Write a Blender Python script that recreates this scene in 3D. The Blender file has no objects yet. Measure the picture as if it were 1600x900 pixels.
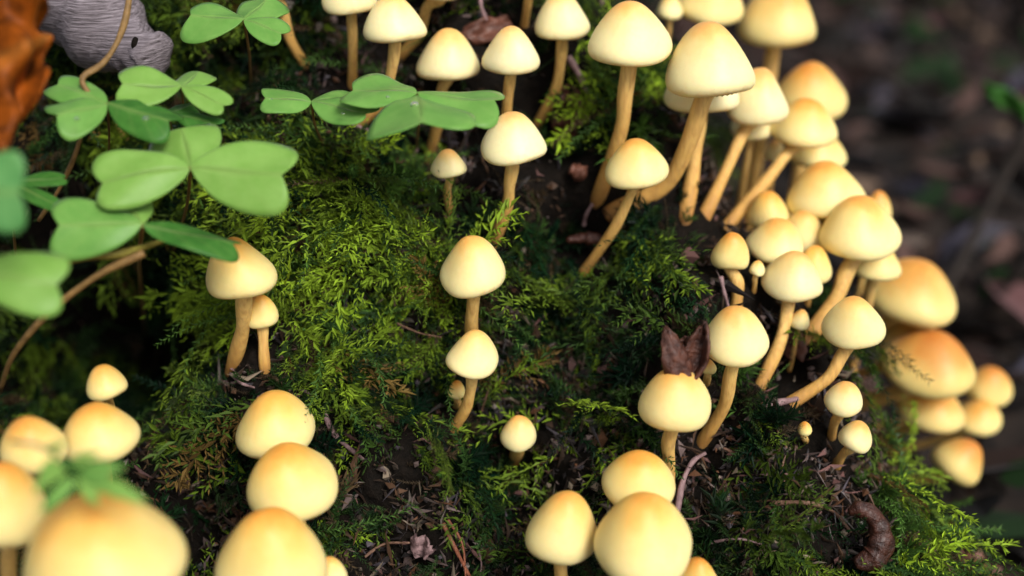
import bpy, math, random
import numpy as np
from mathutils import Vector, Matrix
from mathutils.bvhtree import BVHTree

random.seed(11)
RNG = np.random.default_rng(11)
scene = bpy.context.scene
COL = scene.collection
R = math.radians

# ------------------------------------------------------------------ camera, sky, sun, exposure
# scale: 1 unit = 10 cm; the camera looks down at a mossy bank about half a metre away
CAM = np.array([0.0, 0.0, 3.8])
PITCH = 25.0
HFOV = 45.0
KPX = 800.0 / math.tan(R(HFOV / 2))
cam_data = bpy.data.cameras.new('camera')
cam = bpy.data.objects.new('camera', cam_data)
COL.objects.link(cam)
cam.location = CAM
cam.rotation_euler = (R(90 - PITCH), 0, 0)
cam_data.sensor_width = 36
cam_data.lens = 18 / math.tan(R(HFOV / 2))
cam_data.clip_start = 0.05
cam_data.clip_end = 500
cam_data.dof.use_dof = True
cam_data.dof.focus_distance = 4.62
cam_data.dof.aperture_fstop = (cam_data.lens / 1000) / 0.125
scene.camera = cam

SUN_AZ, SUN_EL = 148.0, 44.0          # azimuth clockwise from +Y
world = bpy.data.worlds.new('World')
scene.world = world
world.use_nodes = True
wn, wl = world.node_tree.nodes, world.node_tree.links
wn.clear()
wo = wn.new('ShaderNodeOutputWorld')
wb = wn.new('ShaderNodeBackground')
ws = wn.new('ShaderNodeTexSky')
ws.sky_type = 'NISHITA'
ws.sun_disc = False
ws.sun_elevation = R(SUN_EL)
ws.sun_rotation = R(SUN_AZ)
ws.dust_density = 4.0
ws.air_density = 1.0
wh = wn.new('ShaderNodeHueSaturation')
wh.inputs['Saturation'].default_value = 0.35
wl.new(ws.outputs[0], wh.inputs['Color'])
wl.new(wh.outputs[0], wb.inputs['Color'])
wb.inputs['Strength'].default_value = 0.07
wl.new(wb.outputs[0], wo.inputs['Surface'])

sun_data = bpy.data.lights.new('sun', 'SUN')
sun_data.energy = 1.5
sun_data.angle = R(22)
sun_data.color = (1.0, 0.97, 0.93)
sun = bpy.data.objects.new('sun', sun_data)
COL.objects.link(sun)
sd = Vector((math.sin(R(SUN_AZ)) * math.cos(R(SUN_EL)), math.cos(R(SUN_AZ)) * math.cos(R(SUN_EL)), math.sin(R(SUN_EL))))
sun.rotation_euler = sd.to_track_quat('Z', 'Y').to_euler()
sun.location = sd * 30

scene.view_settings.view_transform = 'Standard'
scene.view_settings.look = 'None'
scene.view_settings.exposure = 1.0
scene.view_settings.gamma = 1
scene.view_settings.use_curve_mapping = False
scene.render.engine = 'CYCLES'
scene.cycles.use_denoising = True
scene.cycles.max_bounces = 8
scene.cycles.sample_clamp_indirect = 6

# ------------------------------------------------------------------ measuring helpers
FWD = np.array([0, math.cos(R(PITCH)), -math.sin(R(PITCH))])
UPV = np.array([0, math.sin(R(PITCH)), math.cos(R(PITCH))])
RGT = np.array([1.0, 0, 0])

def ray(px, py):
    return FWD + RGT * ((px - 800) / KPX) + UPV * ((450 - py) / KPX)

def P(px, py, d):
    return CAM + ray(px, py) * d

def to_px(p):
    q = np.asarray(p) - CAM
    d = q @ FWD
    return 800 + KPX * (q @ RGT) / d, 450 - KPX * (q @ UPV) / d, d

# ------------------------------------------------------------------ object helpers
def link(o, parent=None):
    COL.objects.link(o)
    if parent is not None:
        o.parent = parent
    return o

def tag(o, label=None, cat=None, group=None, kind=None):
    if label: o['label'] = label
    if cat: o['category'] = cat
    if group: o['group'] = group
    if kind: o['kind'] = kind
    return o

def empty(name, loc, label=None, cat=None, group=None):
    o = bpy.data.objects.new(name, None)
    o.empty_display_size = 0.05
    o.location = Vector(loc)
    link(o)
    return tag(o, label, cat, group)

def mesh_obj(name, verts, faces, mat, parent=None, smooth=True, attrs=None, origin=None):
    v = np.asarray(verts, dtype=float)
    if origin is not None:
        v = v - np.asarray(origin)
    me = bpy.data.meshes.new(name)
    me.from_pydata(v.tolist(), [], [tuple(int(i) for i in f) for f in faces])
    if smooth:
        me.polygons.foreach_set('use_smooth', [True] * len(me.polygons))
    for k, a in (attrs or {}).items():
        at = me.attributes.new(k, 'FLOAT', 'POINT')
        at.data.foreach_set('value', np.asarray(a, dtype=np.float32))
    me.materials.append(mat)
    me.update()
    o = bpy.data.objects.new(name, me)
    if origin is not None and parent is None:
        o.location = Vector(origin)
    return link(o, parent)

def big_mesh(name, V, F, mat, cols=None, smooth=False):
    """numpy arrays straight into one mesh; F is (n,3) or (n,4)"""
    me = bpy.data.meshes.new(name)
    n, k = F.shape
    me.vertices.add(len(V))
    me.vertices.foreach_set('co', V.astype(np.float32).ravel())
    me.loops.add(n * k)
    me.loops.foreach_set('vertex_index', F.astype(np.int32).ravel())
    me.polygons.add(n)
    me.polygons.foreach_set('loop_start', np.arange(0, n * k, k, dtype=np.int32))
    me.polygons.foreach_set('use_smooth', np.full(n, smooth))
    if cols is not None:
        at = me.attributes.new('col', 'FLOAT_COLOR', 'POINT')
        c = np.ones((len(V), 4), np.float32)
        c[:, :3] = cols
        at.data.foreach_set('color', c.ravel())
    me.materials.append(mat)
    me.update(calc_edges=True)
    me.validate()
    return link(bpy.data.objects.new(name, me))

def catmull(pts, n):
    p = [np.asarray(q, float) for q in pts]
    p = [2 * p[0] - p[1]] + p + [2 * p[-1] - p[-2]]
    out = []
    segs = len(p) - 3
    for i in range(n):
        u = i / (n - 1) * segs
        k = min(int(u), segs - 1)
        t = u - k
        a, b, c, d = p[k:k + 4]
        out.append(0.5 * ((2 * b) + (c - a) * t + (2 * a - 5 * b + 4 * c - d) * t * t + (3 * b - a - 3 * c + d) * t ** 3))
    return np.array(out)

def tube(path, radii, seg=12, wob=0.0, rng=RNG, cap_ends=True, flat=1.0):
    path = np.asarray(path)
    n = len(path)
    tan = np.gradient(path, axis=0)
    tan /= np.linalg.norm(tan, axis=1)[:, None] + 1e-9
    ref = np.array([0, -1.0, 0.25])
    V, T = [], []
    ph = rng.uniform(0, 6.28, 3)
    for i in range(n):
        s = np.cross(tan[i], ref); s /= np.linalg.norm(s) + 1e-9
        b = np.cross(s, tan[i])
        for j in range(seg):
            a = 2 * math.pi * j / seg
            w = 1 + wob * (math.sin(2 * a + ph[0] + i * .15) + .6 * math.sin(3 * a + ph[1] - i * .3) + .7 * math.sin(i * .8 + ph[2]))
            V.append(path[i] + radii[i] * w * (math.cos(a) * s + math.sin(a) * b * flat))
            T.append(i / (n - 1))
    F = [(i * seg + j, i * seg + (j + 1) % seg, (i + 1) * seg + (j + 1) % seg, (i + 1) * seg + j) for i in range(n - 1) for j in range(seg)]
    if cap_ends:
        F.append(tuple(range(seg))[::-1])
        F.append(tuple((n - 1) * seg + j for j in range(seg)))
    return np.array(V), F, T

# ------------------------------------------------------------------ noise
PERM = RNG.permutation(4096)
GRADV = RNG.uniform(-1, 1, 4096)
def vnoise(x, y, seed=0):
    xi, yi = np.floor(x).astype(int), np.floor(y).astype(int)
    fx, fy = x - xi, y - yi
    fx, fy = fx * fx * (3 - 2 * fx), fy * fy * (3 - 2 * fy)
    def h(i, j):
        return GRADV[PERM[(PERM[(i + seed * 57) & 4095] + j) & 4095]]
    return (h(xi, yi) * (1 - fx) + h(xi + 1, yi) * fx) * (1 - fy) + (h(xi, yi + 1) * (1 - fx) + h(xi + 1, yi + 1) * fx) * fy
def fbm(x, y, o=4, seed=0):
    s, a = 0, 1.0
    for k in range(o):
        s = s + a * vnoise(x * 2 ** k, y * 2 ** k, seed + k)
        a *= .5
    return s

# ------------------------------------------------------------------ materials
def new_mat(name):
    m = bpy.data.materials.new(name)
    m.use_nodes = True
    nt = m.node_tree
    nt.nodes.clear()
    out = nt.nodes.new('ShaderNodeOutputMaterial')
    return m, nt, out

def N(nt, typ, **kw):
    n = nt.nodes.new(typ)
    for k, v in kw.items():
        if k in n.inputs.keys(): n.inputs[k].default_value = v
        else: setattr(n, k, v)
    return n

def ramp(nt, fac, stops):
    r = nt.nodes.new('ShaderNodeValToRGB')
    e = r.color_ramp.elements
    while len(e) < len(stops): e.new(0.5)
    for q, (p, c) in zip(e, stops):
        q.position = p
        q.color = (*c, 1)
    nt.links.new(fac, r.inputs[0])
    return r.outputs[0]

def mixc(nt, fac, a, b, mode='MIX'):
    m = nt.nodes.new('ShaderNodeMix')
    m.data_type = 'RGBA'
    m.blend_type = mode
    for inp, v in ((m.inputs[0], fac), (m.inputs[6], a), (m.inputs[7], b)):
        if isinstance(v, (int, float)): inp.default_value = v
        elif isinstance(v, tuple): inp.default_value = (*v, 1)
        else: nt.links.new(v, inp)
    return m.outputs[2]

def noise(nt, scale, detail=4, vec=None, rough=.55):
    n = N(nt, 'ShaderNodeTexNoise', Scale=scale, Detail=detail, Roughness=rough)
    if vec is not None: nt.links.new(vec, n.inputs['Vector'])
    return n.outputs['Fac']

def mathn(nt, op, a, b):
    m = nt.nodes.new('ShaderNodeMath')
    m.operation = op
    for i, v in enumerate((a, b)):
        if isinstance(v, (int, float)): m.inputs[i].default_value = v
        else: nt.links.new(v, m.inputs[i])
    return m.outputs[0]

def attr(nt, name, col=False):
    a = N(nt, 'ShaderNodeAttribute', attribute_name=name)
    return a.outputs['Color' if col else 'Fac']

def bump(nt, h, strength, dist):
    b = N(nt, 'ShaderNodeBump', Strength=strength, Distance=dist)
    nt.links.new(h, b.inputs['Height'])
    return b.outputs[0]

def objco(nt):
    return N(nt, 'ShaderNodeTexCoord').outputs['Object']

def mat_cap():
    m, nt, out = new_mat('mushroom_cap_skin')
    co = objco(nt)
    t, ripe, pale = attr(nt, 't'), attr(nt, 'ripe'), attr(nt, 'pale')
    n1 = noise(nt, 6.5, 4, co)
    n2 = noise(nt, 55, 3, co)
    tt = mathn(nt, 'ADD', t, mathn(nt, 'MULTIPLY', mathn(nt, 'SUBTRACT', n1, .5), .55))
    young = ramp(nt, tt, [(0, (.78, .35, .055)), (.13, (.82, .48, .10)), (.32, (.84, .63, .20)), (.62, (.85, .71, .30)), (1, (.85, .72, .34))])
    old = ramp(nt, tt, [(0, (.42, .115, .018)), (.25, (.60, .24, .045)), (.55, (.70, .46, .13)), (.82, (.74, .58, .20)), (1, (.66, .50, .18))])
    c = mixc(nt, ripe, young, old)
    c = mixc(nt, mathn(nt, 'MULTIPLY', mathn(nt, 'MULTIPLY', pale, 1.5), ramp(nt, tt, [(.05, (.25, .25, .25)), (.5, (1, 1, 1))])), c, (.90, .82, .50))
    c = mixc(nt, mathn(nt, 'MULTIPLY', ramp(nt, n2, [(.45, (0, 0, 0)), (.72, (1, 1, 1))]), .10), c, (.72, .45, .14))
    n3 = noise(nt, 130, 2, co)
    speck = ramp(nt, n3, [(.71, (0, 0, 0)), (.76, (1, 1, 1))])
    c = mixc(nt, mathn(nt, 'MULTIPLY', speck, .28), c, (.30, .14, .04))
    rimf = ramp(nt, mathn(nt, 'ADD', t, mathn(nt, 'MULTIPLY', mathn(nt, 'SUBTRACT', noise(nt, 24, 3, co), .5), .3)), [(.93, (0, 0, 0)), (1, (1, 1, 1))])
    c = mixc(nt, mathn(nt, 'MULTIPLY', rimf, .4), c, (.62, .42, .14))
    p = N(nt, 'ShaderNodeBsdfPrincipled', Roughness=.47)
    p.subsurface_method = 'RANDOM_WALK'
    p.inputs['Subsurface Weight'].default_value = .35
    p.inputs['Subsurface Radius'].default_value = (1.0, .55, .2)
    p.inputs['Subsurface Scale'].default_value = .045
    p.inputs['Specular IOR Level'].default_value = .35
    nt.links.new(c, p.inputs['Base Color'])
    nt.links.new(bump(nt, mathn(nt, 'ADD', mathn(nt, 'MULTIPLY', n2, .25), mathn(nt, 'MULTIPLY', n1, 2)), .16, .012), p.inputs['Normal'])
    nt.links.new(p.outputs[0], out.inputs[0])
    return m

def mat_stem():
    m, nt, out = new_mat('mushroom_stem_fibre')
    co = objco(nt)
    mp = N(nt, 'ShaderNodeMapping')
    mp.inputs['Scale'].default_value = (75, 75, 7)
    nt.links.new(co, mp.inputs[0])
    fib = noise(nt, 1, 4, mp.outputs[0])
    n1 = noise(nt, 14, 3, co)
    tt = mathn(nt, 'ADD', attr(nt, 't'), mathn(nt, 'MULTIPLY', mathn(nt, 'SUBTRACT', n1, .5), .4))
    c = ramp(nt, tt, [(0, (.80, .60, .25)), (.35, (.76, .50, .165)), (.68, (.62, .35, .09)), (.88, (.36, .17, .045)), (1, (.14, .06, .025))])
    c = mixc(nt, mathn(nt, 'MULTIPLY', ramp(nt, fib, [(.42, (0, 0, 0)), (.66, (1, 1, 1))]), .6), c, (.46, .24, .075))
    p = N(nt, 'ShaderNodeBsdfPrincipled', Roughness=.6)
    p.inputs['Subsurface Weight'].default_value = .2
    p.inputs['Subsurface Radius'].default_value = (1.0, .5, .15)
    p.inputs['Subsurface Scale'].default_value = .02
    p.inputs['Specular IOR Level'].default_value = .25
    nt.links.new(c, p.inputs['Base Color'])
    nt.links.new(bump(nt, fib, .5, .01), p.inputs['Normal'])
    nt.links.new(p.outputs[0], out.inputs[0])
    return m

def mat_plain(name, c1, c2, rough=.6, scale=20, bstr=.4, spec=.3, coat=0.0, stretch=None, rot=None):
    m, nt, out = new_mat(name)
    co = objco(nt)
    if stretch:
        mp = N(nt, 'ShaderNodeMapping')
        mp.inputs['Scale'].default_value = stretch
        if rot: mp.inputs['Rotation'].default_value = rot
        nt.links.new(co, mp.inputs[0])
        co = mp.outputs[0]
    n1 = noise(nt, scale, 5, co, .62)
    c = ramp(nt, n1, [(.3, c1), (.7, c2)])
    p = N(nt, 'ShaderNodeBsdfPrincipled', Roughness=rough)
    p.inputs['Specular IOR Level'].default_value = spec
    p.inputs['Coat Weight'].default_value = coat
    p.inputs['Coat Roughness'].default_value = .12
    nt.links.new(c, p.inputs['Base Color'])
    nt.links.new(bump(nt, n1, bstr, .02), p.inputs['Normal'])
    nt.links.new(p.outputs[0], out.inputs[0])
    return m

def mat_leafy(name, base=None, attrcol=False, c2=None, transl=.35, gloss=.06, rough=.4, scale=12):
    m, nt, out = new_mat(name)
    if attrcol:
        c = attr(nt, 'col', True)
    else:
        co = objco(nt)
        n1 = noise(nt, scale, 4, co)
        c = ramp(nt, n1, [(.3, base), (.7, c2)])
        vein = attr(nt, 'vein')
        c = mixc(nt, mathn(nt, 'MULTIPLY', vein, .35), c, (.30, .42, .12))
        blot = ramp(nt, noise(nt, 38, 5, co, .7), [(.56, (0, 0, 0)), (.70, (1, 1, 1))])
        c = mixc(nt, mathn(nt, 'MULTIPLY', blot, .35), c, base)
    d = N(nt, 'ShaderNodeBsdfDiffuse'); tr = N(nt, 'ShaderNodeBsdfTranslucent')
    g = N(nt, 'ShaderNodeBsdfGlossy', Roughness=rough)
    nt.links.new(c, d.inputs[0]); nt.links.new(c, tr.inputs[0])
    m1 = N(nt, 'ShaderNodeMixShader'); m1.inputs[0].default_value = transl
    nt.links.new(d.outputs[0], m1.inputs[1]); nt.links.new(tr.outputs[0], m1.inputs[2])
    fr = N(nt, 'ShaderNodeFresnel', IOR=1.35)
    m2 = N(nt, 'ShaderNodeMixShader')
    nt.links.new(mathn(nt, 'MULTIPLY', fr.outputs[0], gloss * 10), m2.inputs[0])
    nt.links.new(m1.outputs[0], m2.inputs[1]); nt.links.new(g.outputs[0], m2.inputs[2])
    nt.links.new(m2.outputs[0], out.inputs[0])
    return m

def mat_water():
    m, nt, out = new_mat('water_drop')
    p = N(nt, 'ShaderNodeBsdfPrincipled', Roughness=.02, IOR=1.33)
    p.inputs['Transmission Weight'].default_value = 1
    p.inputs['Base Color'].default_value = (1, 1, 1, 1)
    nt.links.new(p.outputs[0], out.inputs[0])
    return m

M = dict(
    cap=mat_cap(), stem=mat_stem(),
    gill=mat_plain('mushroom_gills', (.34, .25, .07), (.52, .42, .14), .7, 30),
    soil=mat_plain('wet_dark_humus', (.003, .0026, .002), (.010, .007, .005), .8, 26, 1.0, .08),
    floor=mat_plain('dark_forest_soil', (.010, .008, .007), (.035, .024, .018), .85, 3, 1.0, .2),
    moss=mat_leafy('moss_leaf', attrcol=True, transl=.25, gloss=.02, rough=.4),
    debris=mat_leafy('debris_bits', attrcol=True, transl=.05, gloss=.02, rough=.45),
    litter=mat_leafy('old_leaf_litter', attrcol=True, transl=.1, gloss=.02, rough=.6),
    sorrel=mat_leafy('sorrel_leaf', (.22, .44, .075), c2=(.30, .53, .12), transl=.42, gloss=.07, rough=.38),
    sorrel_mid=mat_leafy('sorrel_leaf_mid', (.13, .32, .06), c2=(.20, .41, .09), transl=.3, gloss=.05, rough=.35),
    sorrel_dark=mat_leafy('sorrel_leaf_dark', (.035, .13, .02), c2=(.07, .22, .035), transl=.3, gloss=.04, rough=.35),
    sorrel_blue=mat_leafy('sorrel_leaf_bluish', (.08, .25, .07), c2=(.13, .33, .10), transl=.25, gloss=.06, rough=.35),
    petiole=mat_plain('sorrel_petiole', (.13, .075, .025), (.26, .15, .05), .55, 30),
    petiole_green=mat_plain('creeping_shoot_skin', (.16, .13, .02), (.25, .22, .04), .55, 20),
    orange_leaf=mat_leafy('dead_orange_leaf', (.022, .008, .004), c2=(.48, .115, .010), transl=.3, gloss=.02, scale=11),
    bark=mat_plain('grey_lilac_bark', (.055, .042, .045), (.36, .31, .34), .65, 5, .9, .3, stretch=(1.5, 6, 34), rot=(0, R(-38), 0)),
    husk=mat_plain('glossy_husk', (.012, .004, .003), (.075, .024, .014), .42, 26, 1.0, .4, .08),
    budscale=mat_plain('bud_scale', (.022, .007, .005), (.12, .042, .024), .5, 22, 1.0, .35, .05),
    deadleaf=mat_plain('dead_brown_leaf', (.045, .016, .010), (.17, .065, .040), .5, 14, .6, .4),
    twig_brown=mat_plain('brown_twig_bark', (.07, .035, .02), (.22, .12, .08), .65, 30, .6),
    twig_red=mat_plain('reddish_needle', (.12, .035, .018), (.30, .11, .06), .55, 30, .5),
    twig_lilac=mat_plain('lilac_grey_twig', (.13, .075, .075), (.30, .19, .19), .6, 30, .5),
    branch=mat_plain('background_branch_bark', (.020, .015, .012), (.06, .048, .042), .7, 6, .6),
    water=mat_water(),
)

# ------------------------------------------------------------------ the mossy bank (a smooth slope with hollows, falling away at one side)
SLOPE = 50.0
CEN = CAM + FWD * 5.0
TV = np.array([0, math.cos(R(SLOPE)), math.sin(R(SLOPE))])
NV = np.array([0, -math.sin(R(SLOPE)), math.cos(R(SLOPE))])

def AB(px, py):
    r = ray(px, py)
    t = ((CEN - CAM) @ NV) / (r @ NV)
    q = CAM + r * t - CEN
    return q[0], q @ TV

DENTS = [  # pixel, radius, height
    (75, 500, .50, -1.5), (215, 520, .25, -.45), (300, 95, .35, -.40), (895, 500, .26, -.26), (790, 745, .19, -.22),
    (885, 175, .20, -.30), (550, 75, .28, -.20), (660, 215, .20, -.22), (900, 330, .18, -.18), (330, 800, .20, -.25),
    (690, 590, .14, -.16), (1240, 560, .12, -.14), (378, 590, .20, .20),
    (540, 235, .22, .10), (600, 400, .34, .12), (640, 790, .3, .08), (1150, 760, .4, .07), (1000, 190, .2, .10),
    (1380, 800, .3, .05),
]
DENTS = [(*AB(x, y), r, h) for x, y, r, h in DENTS]
EDGE0, EDGES, ER = .50, -.52, .82

def height(a, b):
    h = .10 * fbm(a * 1.2 + 7, b * 1.2, 3) + .085 * fbm(a * 4, b * 4 + 3, 3, 5) + .022 * fbm(a * 13, b * 13, 3, 9)
    for x, y, r, k in DENTS:
        h = h + k * np.exp(-((a - x) ** 2 + (b - y) ** 2) / (r * r))
    e = np.maximum(0, a - (EDGE0 + EDGES * b + .10 * vnoise(b * 1.7, b * 0 + 3.3)))
    ec = np.minimum(e, ER * .975)
    h = h - (ER - np.sqrt(ER * ER - ec * ec)) - np.maximum(0, e - ER * .975) * 4.4
    h = h + .55 * np.maximum(0, -1.25 - b) ** 1.5
    h = h + 1.0 * np.exp(-((a + 1.75) ** 2 + (b + 2.2) ** 2) / .55)
    h = h - .6 * np.maximum(0, b - 1.7) ** 2
    h = h - .8 * np.maximum(0, -3.0 - a) ** 2
    return h

def surf(a, b):
    a, b = np.asarray(a, float), np.asarray(b, float)
    h = height(a, b)
    return CEN + a[..., None] * RGT + b[..., None] * TV + h[..., None] * NV

ga = np.linspace(-4.0, 3.0, 341)
gb = np.linspace(-3.0, 3.4, 281)
A_, B_ = np.meshgrid(ga, gb)
GV = surf(A_, B_).reshape(-1, 3)
na, nb_ = len(ga), len(gb)
idx = np.arange(na * nb_).reshape(nb_, na)
GF = np.stack([idx[:-1, :-1], idx[:-1, 1:], idx[1:, 1:], idx[1:, :-1]], -1).reshape(-1, 4)
bank = big_mesh('mossy_bank', GV, GF, M['soil'], smooth=True)
tag(bank, 'steep bank of dark wet humus under the moss', 'bank', kind='structure')
BVH = BVHTree.FromPolygons(GV.tolist(), GF.tolist())

fx = np.linspace(-1, 1, 81)
fx = np.sign(fx) * (np.abs(fx) ** 2.2) * 160
FX, FY = np.meshgrid(fx, fx + 8)
FZ = .10 * fbm(FX * .8, FY * .8, 4, 21)
FV = np.stack([FX, FY, FZ], -1).reshape(-1, 3)
ii = np.arange(81 * 81).reshape(81, 81)
FF = np.stack([ii[:-1, :-1], ii[:-1, 1:], ii[1:, 1:], ii[1:, :-1]], -1).reshape(-1, 4)
floor = big_mesh('forest_floor', FV, FF, M['floor'], smooth=True)
tag(floor, 'dark forest floor beyond the mossy bank', 'ground', kind='structure')

def hit(origin, direction):
    r = BVH.ray_cast(Vector(origin), Vector(direction).normalized())
    return (np.array(r[0]), np.array(r[1])) if r[0] is not None else (None, None)

def on_bank(px, py, lift=0.0):
    p, n = hit(CAM, ray(px, py))
    if p is None:
        a, b = AB(px, py)
        p = surf(a, b)
    d = ray(px, py)
    return p - d / np.linalg.norm(d) * lift

# ------------------------------------------------------------------ moss, humus bits and fibres (nobody could count these)
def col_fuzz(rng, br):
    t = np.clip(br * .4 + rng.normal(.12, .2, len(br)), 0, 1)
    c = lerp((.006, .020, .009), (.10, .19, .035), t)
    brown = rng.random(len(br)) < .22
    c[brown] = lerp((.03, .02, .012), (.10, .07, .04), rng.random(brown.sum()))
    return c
KEEP_OUT, KEEP_NEAR = [], []
def leaf_tris(base, d, up, L, W):
    """a folded diamond leaf: 4 verts"""
    s = np.cross(d, up); s /= np.linalg.norm(s) + 1e-9
    n = np.cross(s, d)
    mid = base + d * L * .42
    return [base, mid + s * W * .5 + n * L * .10, base + d * L - n * L * .05, mid - s * W * .5 + n * L * .10]

def frond_template(rng, kind):
    V = []
    up = np.array([0, 0, 1.0])
    def nd(v): return v / (np.linalg.norm(v) + 1e-9)
    if kind == 'feather':
        L = rng.uniform(.26, .42)
        sw, dr = rng.uniform(-.7, .7), rng.uniform(.1, .6)
        ax = lambda s: np.array([s * L, sw * L * s * s, L * (.35 * s - dr * s * s)])
        n = 14
        for i in range(n):
            if rng.random() < .12: continue
            s = .1 + .86 * i / n
            t = nd(ax(s + .02) - ax(s))
            side = 1 if i % 2 else -1
            lat = nd(np.cross(up, t)) * side
            ang = rng.uniform(.5, 1.25)
            bd = nd(t * math.cos(ang) + lat * math.sin(ang) + up * rng.uniform(-.15, .25))
            bl = L * .36 * math.sin(math.pi * (.18 + .76 * s)) * rng.uniform(.4, 1.3)
            m = 11
            cv = rng.uniform(-.3, .7)
            for j in range(m):
                q = j / m
                p = ax(s) + bd * bl * q + (t * cv - up * .3) * bl * q * q
                sd2 = 1 if j % 2 else -1
                l2 = nd(np.cross(up, bd)) * sd2
                d = nd(bd * .8 + l2 * rng.uniform(.1, .8) + up * rng.uniform(-.35, .55))
                ll = rng.uniform(.018, .037) * (1.1 - .45 * q)
                V += leaf_tris(p, d, up, ll, ll * .26)
        for i in range(12):
            s = i / 12
            t = nd(ax(s + .02) - ax(s))
            d = nd(t + np.cross(up, t) * rng.uniform(-.7, .7) + up * rng.uniform(0, .6))
            V += leaf_tris(ax(s), d, up, .05, .013)
    elif kind == 'tuft':
        for k in range(rng.integers(3, 5)):
            a0 = rng.uniform(0, 6.28)
            stem = nd(np.array([math.cos(a0) * .5, math.sin(a0) * .5, 1]))
            h = rng.uniform(.05, .11)
            for j in range(16):
                q = j / 16
                a = j * 2.4
                out = np.array([math.cos(a), math.sin(a), 0])
                d = nd(out * (1.1 - .7 * q) + stem * (.35 + .8 * q))
                ll = rng.uniform(.035, .065)
                V += leaf_tris(stem * h * q, d, stem, ll, ll * .15)
    else:   # strand: a bottlebrush shoot of tiny overlapping leaves
        L = rng.uniform(.18, .40)
        sw, dr = rng.uniform(-.5, .5), rng.uniform(0, .6)
        ax = lambda s: np.array([s * L, sw * L * s * s, L * (.4 * s - dr * s * s)])
        n = 72
        for i in range(n):
            s = i / n
            t = nd(ax(s + .02) - ax(s))
            a = i * 2.4
            s1 = nd(np.cross(t, up)); s2 = np.cross(s1, t)
            d = nd(t * .75 + (s1 * math.cos(a) + s2 * math.sin(a)) * .8)
            ll = .030 * (1.05 - .4 * s) * rng.uniform(.8, 1.2)
            V += leaf_tris(ax(s), d, t, ll, ll * .28)
    return np.array(V)

def gauss(px, py, lst):
    s = np.zeros_like(px)
    for x, y, sx, sy, k in lst:
        s += k * np.exp(-((px - x) / sx) ** 2 - ((py - y) / sy) ** 2)
    return s

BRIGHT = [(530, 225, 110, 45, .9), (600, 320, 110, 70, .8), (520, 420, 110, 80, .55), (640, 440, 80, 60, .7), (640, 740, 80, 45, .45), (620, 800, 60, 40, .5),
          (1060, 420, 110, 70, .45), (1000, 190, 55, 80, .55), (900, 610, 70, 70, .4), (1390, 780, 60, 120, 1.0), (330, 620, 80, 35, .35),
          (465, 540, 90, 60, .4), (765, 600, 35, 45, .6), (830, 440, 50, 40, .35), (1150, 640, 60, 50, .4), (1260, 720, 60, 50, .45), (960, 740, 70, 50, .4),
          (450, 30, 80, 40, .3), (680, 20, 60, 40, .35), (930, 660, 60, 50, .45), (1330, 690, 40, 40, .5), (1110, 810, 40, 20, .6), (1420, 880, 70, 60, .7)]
SPARSE = [(120, 500, 170, 80, 1.0), (790, 740, 50, 45, .9), (900, 480, 60, 60, .6), (885, 175, 40, 55, .9), (560, 80, 60, 60, .6), (250, 90, 120, 60, .9),
          (660, 225, 50, 40, .6), (1190, 780, 110, 70, .75), (690, 850, 110, 60, .75), (915, 380, 40, 35, .7), (340, 790, 60, 90, .8), (520, 690, 40, 30, .5),
          (300, 480, 80, 60, .7), (690, 610, 30, 50, .6), (1230, 560, 60, 60, .5), (1230, 830, 60, 40, .4), (385, 545, 60, 60, 1.0), (1355, 840, 45, 50, .8), (1080, 750, 40, 45, .6)]

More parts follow.
